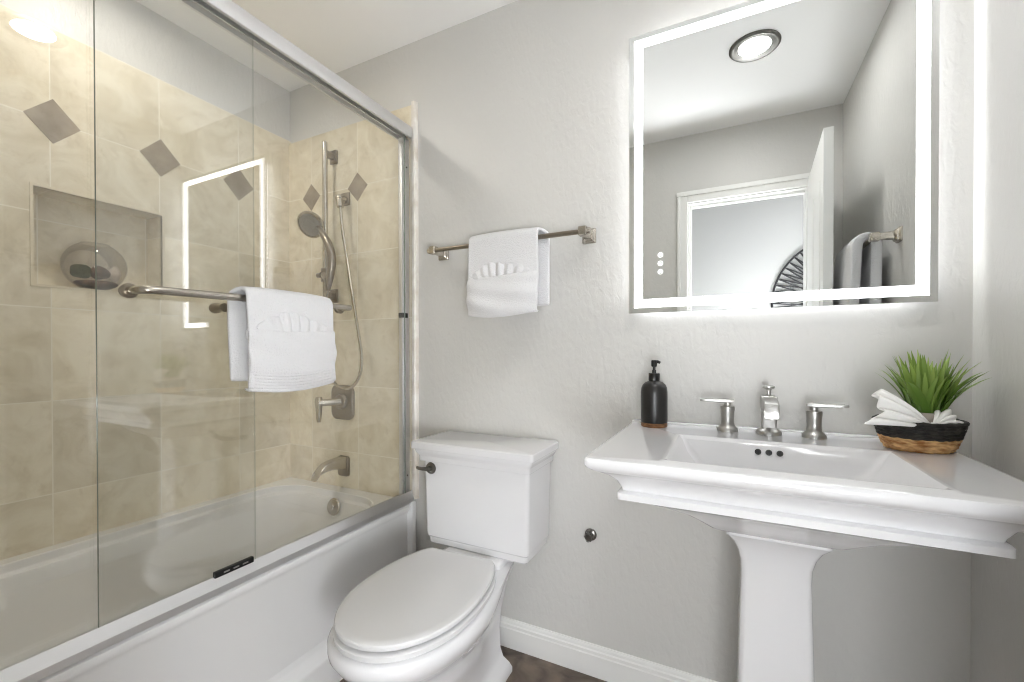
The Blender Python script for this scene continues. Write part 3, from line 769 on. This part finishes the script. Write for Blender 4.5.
# ------------------------------------------------------------------ pedestal sink
si = thing('pedestal_sink', 'white rectangular pedestal sink with stepped rim under the mirror', 'sink', (0.093, -0.28, 0))
bm = B()
SX, SY0, SZ = 0.0925, -0.565, 0.895
def sk(h, y0, r, z, y1=-0.004): return rrect(SX - h, SX + h, y0, y1, r, z, 5)
L = []
for h, y0, r, z in ((0.105, -0.335, 0.02, 0.702), (0.118, -0.350, 0.02, 0.704), (0.135, -0.370, 0.02, 0.714), (0.158, -0.395, 0.02, 0.734), (0.185, -0.420, 0.02, 0.753), (0.225, -0.445, 0.015, 0.770), (0.275, -0.470, 0.012, 0.783), (0.312, -0.503, 0.010, 0.793),
                    (0.3165, -0.510, 0.010, 0.796), (0.3165, -0.510, 0.010, 0.810), (0.313, -0.506, 0.010, 0.814), (0.308, -0.500, 0.010, 0.8155), (0.310, -0.502, 0.010, 0.822), (0.318, -0.511, 0.010, 0.838), (0.334, -0.527, 0.010, 0.852), (0.352, -0.546, 0.011, 0.862),
                    (0.363, -0.555, 0.012, 0.866), (0.3675, -0.5565, 0.012, 0.868), (0.374, -0.562, 0.013, 0.872), (0.3775, -0.565, 0.014, 0.878), (0.3775, -0.565, 0.014, 0.888), (0.374, -0.562, 0.013, 0.8935), (0.366, -0.554, 0.010, 0.8955)):
    L.append(sk(h, y0, r, z))
def bs(x0, x1, y0, y1, r, z): return rrect(x0, x1, y0, y1, r, z, 5)
L += [bs(-0.134, 0.340, -0.532, -0.200, 0.012, 0.8955), bs(-0.128, 0.334, -0.526, -0.206, 0.012, 0.8978), bs(-0.120, 0.326, -0.518, -0.214, 0.012, 0.8970), bs(-0.112, 0.318, -0.510, -0.222, 0.012, 0.889),
      bs(-0.098, 0.300, -0.497, -0.227, 0.02, 0.860), bs(-0.045, 0.245, -0.468, -0.236, 0.03, 0.790), bs(-0.02, 0.215, -0.44, -0.252, 0.04, 0.765), bs(0.04, 0.15, -0.38, -0.30, 0.03, 0.756)]
loft(bm, L); part('basin', bm, M['porcelain'], si, smooth=True, angle=32)
bm = B()   # slim ledge along the back of the deck
box(bm, SX - 0.3765, SX + 0.3765, -0.032, -0.003, 0.890, 0.9005, 0.004, 3); part('back_ledge', bm, M['porcelain'], si, smooth=True)
bm = B()
def pd(h, y0, r, z, y1=-0.12): return rrect(0.0985 - h, 0.0985 + h, y0, y1, r, z, 5)
loft(bm, [pd(0.098, -0.325, 0.008, 0.0), pd(0.098, -0.325, 0.008, 0.06), pd(0.090, -0.315, 0.010, 0.08), pd(0.082, -0.307, 0.012, 0.11), pd(0.078, -0.303, 0.012, 0.30), pd(0.0735, -0.299, 0.012, 0.50), pd(0.0715, -0.298, 0.012, 0.595), pd(0.073, -0.300, 0.012, 0.625), pd(0.079, -0.306, 0.011, 0.650), pd(0.090, -0.315, 0.010, 0.673), pd(0.101, -0.324, 0.008, 0.686), pd(0.1045, -0.327, 0.008, 0.690), pd(0.1045, -0.327, 0.008, 0.701)])
part('pedestal', bm, M['porcelain'], si, smooth=True, angle=30)
for x in (0.065, 0.0885, 0.112):
    bm = B(); lathe(bm, [(0.0, 0.0), (0.0072, 0.0), (0.0072, 0.0022), (0.0054, 0.0026), (0.0050, 0.0008), (0, 0.0008)], (0, 0, 0), 20, 'Y')
    bmesh.ops.rotate(bm, verts=bm.verts[:], matrix=Matrix.Rotation(math.radians(-14), 3, 'X')); bmesh.ops.translate(bm, verts=bm.verts[:], vec=(x, -0.2255, 0.872))
    part('overflow_hole', bm, M['drain'], si, smooth=True)
bm = B(); lathe(bm, [(0.0, 0), (0.026, 0), (0.026, 0.003), (0.018, 0.005), (0.017, 0.011), (0, 0.012)], (0.095, -0.34, 0.7555), 24); part('drain_stopper', bm, M['nickel'], si, smooth=True)
bm = B(); tube(bm, spline([(-0.075, -0.004, 0.66), (-0.072, -0.10, 0.665), (-0.055, -0.15, 0.69), (-0.04, -0.17, 0.73)], 5), 0.012, 12); part('supply_pipe', bm, M['black_plastic'], si, smooth=True)

# faucet
fa = thing('widespread_faucet', 'brushed nickel three-piece faucet with two lever handles on sink', 'faucet', (0.098, -0.084, 0.8955))
FY, FZ = -0.084, 0.8955
bm = B(); lathe(bm, [(0, 0), (0.032, 0), (0.032, 0.007), (0.029, 0.011), (0.022, 0.017), (0.0195, 0.020)], (0.098, FY, FZ), 32, cap1=False)
loft(bm, [rrect(0.098 - a, 0.098 + a, FY - c, FY + a, 0.006, FZ + z, 4) for a, c, z in ((0.0185, 0.0185, 0.010), (0.0185, 0.0185, 0.06), (0.0205, 0.024, 0.085), (0.0205, 0.024, 0.102), (0.018, 0.021, 0.106))])
L = []
for d, z, h, v in ((0.0, 0.086, 0.0195, 0.017), (0.035, 0.086, 0.019, 0.017), (0.065, 0.083, 0.0185, 0.0165), (0.082, 0.079, 0.018, 0.017), (0.090, 0.074, 0.0175, 0.018), (0.094, 0.068, 0.0160, 0.014)):
    L.append([(0.098 + a, FY - d, FZ + z + c) for a, c, _ in rrect(-h, h, -v, v, 0.005, 0, 4)])
loft(bm, L)
lathe(bm, [(0.0125, 0), (0.0125, -0.012), (0, -0.012)], (0.098, FY - 0.078, FZ + 0.064), 20, cap0=False)
part('spout', bm, M['chrome'], fa, smooth=True, angle=40)
bm = B(); lathe(bm, [(0.0055, 0.104), (0.0055, 0.120), (0.0085, 0.124), (0.0150, 0.127), (0.0150, 0.132), (0.011, 0.134), (0, 0.134)], (0.098, FY + 0.004, FZ), 20, cap0=False); part('lift_rod', bm, M['chrome'], fa, smooth=True)
for s, x in ((-1, -0.004), (1, 0.201)):
    y = FY + 0.002 if s < 0 else FY - 0.008
    bm = B(); lathe(bm, [(0, 0), (0.0275, 0), (0.0275, 0.008), (0.0245, 0.012), (0.0180, 0.019), (0.0165, 0.030), (0.0172, 0.050), (0.0188, 0.066), (0.0183, 0.071), (0.010, 0.073), (0.0095, 0.083), (0, 0.083)], (x, y, FZ), 32)
    h_ = part('valve_body', bm, M['chrome'], fa, smooth=True, angle=40)
    bm = B(); L = []
    for d, hw, v, z in ((-0.016, 0.011, 0.0045, 0.0865), (0.0, 0.0135, 0.0055, 0.0865), (0.02, 0.0115, 0.005, 0.0865), (0.05, 0.0105, 0.0042, 0.087), (0.066, 0.011, 0.004, 0.0875), (0.072, 0.008, 0.003, 0.0875)):
        L.append([(x + s * d, y + a - 0.10 * d, FZ + z + c) for a, c, _ in rrect(-hw, hw, -v, v, 0.002, 0, 3)])
    loft(bm, L); part('lever', bm, M['chrome'], h_, smooth=True, angle=40)

# soap dispenser
so = thing('soap_dispenser', 'black soap pump bottle with wooden base on sink corner', 'soap dispenser', (-0.205, -0.094, 0.8955))
c = (-0.205, -0.094, 0.8955)
bm = B(); lathe(bm, [(0, 0), (0.037, 0), (0.0385, 0.002), (0.0385, 0.0125), (0.037, 0.013), (0, 0.013)], c, 40); part('wood_base', bm, M['wood'], so, smooth=True, angle=40)
bm = B(); lathe(bm, [(0, 0.013), (0.0385, 0.013), (0.0390, 0.020), (0.0390, 0.105), (0.0375, 0.118), (0.033, 0.128), (0.025, 0.135), (0.0165, 0.138), (0.015, 0.140), (0, 0.140)], c, 40); part('bottle', bm, M['black_ceramic'], so, smooth=True, angle=50)
bm = B(); lathe(bm, [(0, 0.139), (0.0160, 0.139), (0.0165, 0.141), (0.0165, 0.160), (0.0150, 0.162), (0.006, 0.162), (0.006, 0.172), (0, 0.172)], c, 28)
lathe(bm, [(0.0042, 0.170), (0.0042, 0.180), (0.0085, 0.183), (0.0090, 0.199), (0.0070, 0.202), (0, 0.202)], c, 20, cap0=False)
tube(bm, [(c[0], c[1], c[2] + 0.195), (c[0] + 0.010, c[1] + 0.004, c[2] + 0.197), (c[0] + 0.017, c[1] + 0.006, c[2] + 0.194)], [0.0055, 0.005, 0.004], 10)
part('pump', bm, M['black_plastic'], so, smooth=True, angle=40)

# basket, plant, washcloth
BC = Vector((0.396, -0.142, 0.8955)); BA = math.radians(27)
ba = thing('woven_basket', 'oval basket with black rim and straw base on right of sink', 'basket', BC)
def coil(z, a, b, rr, n=64, wob=0.0, seed=0):
    P = []
    for k in range(n + 1):
        t_ = 2 * PI * k / n
        P.append((a * math.cos(t_), b * math.sin(t_), z + wob * math.sin(t_ * 9 + seed)))
    return P
def basket_half(name, zs, m):
    bm = B()
    for z, a, bb, rr in zs:
        tube(bm, coil(z, a, bb, rr, wob=0.0006, seed=z * 900), [rr * (1 + 0.14 * math.sin(k * 2.1 + z * 300)) for k in range(65)], 9, False)
    if name == 'straw_base':
        for q in range(1, 8): tube(bm, coil(0.0055, 0.060 * q / 8, 0.050 * q / 8, 0.0055), 0.0052, 8, False)
    bmesh.ops.remove_doubles(bm, verts=bm.verts[:], dist=1e-6)
    tilted(bm, Matrix.Translation(BC) @ Matrix.Rotation(BA, 4, 'Z'))
    part(name, bm, m, ba, smooth=True, angle=180)
prof_b = []
for i in range(9):
    t_ = i / 8
    prof_b.append((0.0055 + 0.060 * t_, 0.062 + 0.022 * t_ ** 0.75, 0.052 + 0.020 * t_ ** 0.75, 0.0054))
basket_half('straw_base', prof_b[:4], M['straw']); basket_half('black_rim', prof_b[4:], M['black_straw'])

pl = thing('potted_grass', 'green artificial grass plant in a small pot inside the basket', 'plant', BC + Vector((0.018, 0.014, 0.011)))
PC = BC + Vector((0.018, 0.014, 0.011))
bm = B(); lathe(bm, [(0, 0), (0.030, 0), (0.034, 0.01), (0.041, 0.070), (0.042, 0.076), (0.037, 0.076), (0.035, 0.066), (0, 0.064)], PC, 32); part('pot', bm, M['pot'], pl, smooth=True, angle=40)
bm = B(); rnd = random.Random(5); lay = bm.loops.layers.color.new('tone')
for k in range(105):
    a = rnd.uniform(0, 2 * PI); r0 = 0.030 * math.sqrt(rnd.random()); lean = rnd.uniform(0.05, 0.52) * (0.35 + r0 / 0.03)
    Ln = rnd.uniform(0.105, 0.160) * (1.0 if lean < 0.5 else 0.92); wd = rnd.uniform(0.0046, 0.0078); tone = rnd.random()
    a2 = a + rnd.uniform(-0.5, 0.5)
    d = Vector((math.cos(a2), math.sin(a2), 0)); s_ = Vector((-d.y, d.x, 0)); s_ = (s_ * math.cos(rnd.uniform(-.6, .6)) + d * math.sin(rnd.uniform(-.6, .6))).normalized()
    base = PC + Vector((r0 * math.cos(a), r0 * math.sin(a), 0.066)); rows = []
    if PC.x + d.x * lean * Ln > XR - 0.02 - 0.0: lean *= 0.75
    for i in range(7):
        t_ = i / 6; ang = lean * (0.55 + 0.75 * t_)
        p = base + d * (Ln * t_ * math.sin(ang)) + Vector((0, 0, Ln * t_ * math.cos(ang)))
        p.x = min(p.x, XR - 0.008)
        p.y = min(p.y, -0.008)
        ww = wd * (0.75 + 0.5 * t_) * (1 - t_ ** 3) + 0.0003
        rows.append([bm.verts.new(p - s_ * ww), bm.verts.new(p - d * ww * 0.35), bm.verts.new(p + s_ * ww)])
    for i in range(6):
        for j in range(2):
            f = bm.faces.new((rows[i][j], rows[i][j + 1], rows[i + 1][j + 1], rows[i + 1][j]))
            for lp in f.loops:
                vz = (lp.vert.co.z - base.z) / 0.16; q = min(1, max(0, 0.10 + 0.30 * tone + 0.55 * vz))
                lp[lay] = (q, q, q, 1)
o = part('grass_blades', bm, M['leaf'], pl, smooth=True, angle=180)

wc = thing('folded_washcloth', 'white pleated washcloth tied like a bow in the basket front', 'washcloth', BC + Vector((0.0, -0.03, 0.06)))
tocam = Vector((-0.30, -0.95, 0)).normalized(); rgt = Vector((0.8946, 0.447, 0))
K = BC + tocam * 0.060 + rgt * 0.034 + Vector((0, 0, 0.056))
def fan(axis, L0, spread, pleats, depth, seed):
    bm = B(); ax = axis.normalized(); nrm = (tocam + Vector((0, 0, 0.55))); nrm = (nrm - ax * nrm.dot(ax)).normalized(); side = ax.cross(nrm)
    rnd = random.Random(seed); na, nr = pleats * 8, 10; rows = []
    for i in range(na + 1):
        u = i / na; th = (u - 0.5) * spread; saw = math.sin(u * pleats * 2 * PI); lenf = 1 + 0.10 * math.sin(u * 9 + seed) + 0.05 * saw
        row = []
        for k in range(nr + 1):
            q = 0.06 + 0.94 * k / nr
            p = K + (ax * math.cos(th) + side * math.sin(th)) * (L0 * lenf * q) + nrm * (depth * saw * q ** 0.8 + 0.012 * math.sin(PI * q) - 0.05 * L0 * (2 * u - 1) ** 2 * q * 4)
            row.append(bm.verts.new(p))
        rows.append(row)
    for i in range(na):
        for k in range(nr): bm.faces.new((rows[i][k], rows[i + 1][k], rows[i + 1][k + 1], rows[i][k + 1]))
    return bm
o = part('pleated_fan', fan(rgt * -0.97 + Vector((0, 0, 0.46)), 0.135, 0.72, 4, 0.015, 2), M['linen'], wc, smooth=True, angle=180); soft(o, 0.005)
o = part('pleated_fan', fan(rgt * 0.85 + Vector((0, 0, 0.5)), 0.055, 1.2, 4, 0.006, 5), M['linen'], wc, smooth=True, angle=180); soft(o, 0.005)
bm = B(); bmesh.ops.create_uvsphere(bm, u_segments=18, v_segments=10, radius=0.010); bmesh.ops.scale(bm, verts=bm.verts[:], vec=(0.8, 0.8, 1.3)); bmesh.ops.translate(bm, verts=bm.verts[:], vec=K)
part('knot', bm, M['linen'], wc, smooth=True)

# small wall fitting
wf = thing('wall_shutoff_valve', 'small round dark chrome valve knob on wall between toilet and sink', 'valve', (-0.430, 0, 0.487))
bm = B(); lathe(bm, [(0, 0), (0.020, 0), (0.021, 0.004), (0.017, 0.008), (0.008, 0.010), (0, 0.011)], (-0.430, 0, 0.487), 28, 'Y'); part('flange', bm, M['dark_nickel'], wf, smooth=True, angle=50)
bm = B(); lathe(bm, [(0.008, 0.008), (0.008, 0.020), (0.013, 0.022), (0.014, 0.032), (0.011, 0.036), (0, 0.036)], (-0.430, 0, 0.487), 20, 'Y', cap0=False)
for k in range(6):
    a = PI / 3 * k; tube(bm, [(-0.430 + 0.013 * math.cos(a), -0.0225, 0.487 + 0.013 * math.sin(a)), (-0.430 + 0.013 * math.cos(a), -0.0315, 0.487 + 0.013 * math.sin(a))], 0.0035, 8)
part('knob', bm, M['dark_nickel'], wf, smooth=True, angle=50)
bm = B(); tube(bm, [(-0.430, -0.02, 0.484), (-0.437, -0.022, 0.468)], 0.005, 10); part('outlet_stub', bm, M['black'], wf, smooth=True)

# ------------------------------------------------------------------ glass globe in the niche
GC = Vector((-2.035, -0.747, 1.343)); GR = 0.088
gg = thing('glass_globe', 'clear glass globe vase standing in the tiled shower niche', 'vase', GC)
bm = B(); pr_ = [(0.0, 0.0005)]
for i in range(2, 30):
    a = -PI / 2 + PI * i / 34
    pr_.append((GR * math.cos(a), GR * 0.985 + GR * math.sin(a)))
pr_[1] = (pr_[1][0], 0.0005)
inner = [(r - 0.0025, z + 0.0012) for r, z in reversed(pr_[1:])]
lathe(bm, pr_ + [(pr_[-1][0] + 0.001, pr_[-1][1] + 0.002)] + inner + [(0, 0.004)], GC, 48)
part('globe', bm, M['globe'], gg, smooth=True, angle=60)
def blob(name, label, cat, p, s, m, seed, group=None):
    bm = B(); bmesh.ops.create_icosphere(bm, subdivisions=3, radius=1.0); rnd = random.Random(seed); ph = [rnd.uniform(0, 6) for _ in range(3)]
    for v in bm.verts:
        k = 1 + 0.10 * math.sin(v.co.x * 3 + ph[0]) + 0.08 * math.sin(v.co.y * 4 + ph[1]) + 0.08 * math.sin(v.co.z * 3.5 + ph[2])
        v.co = Vector((v.co.x * s[0], v.co.y * s[1], v.co.z * s[2])) * k
    o = finish(name, bm, m, smooth=True, angle=180); o.location = p; tag(o, label, cat, group)
blob('moss_ball', 'dark green moss ball inside the globe, leftmost', 'moss', GC + Vector((0.014, -0.044, 0.062)), (0.024, 0.026, 0.022), M['moss'], 1)
blob('stone', 'flat dark stone at the bottom of the glass globe', 'stone', GC + Vector((0.0, 0.0, 0.0215)), (0.050, 0.056, 0.016), M['stone'], 2)
blob('stone', 'brown stone in the middle of the glass globe', 'stone', GC + Vector((0.018, 0.006, 0.064)), (0.024, 0.025, 0.024), M['stone'], 3)
blob('shell', 'pale rounded shell at the right inside the glass globe', 'shell', GC + Vector((0.012, 0.050, 0.066)), (0.020, 0.018, 0.026), M['shell'], 4)
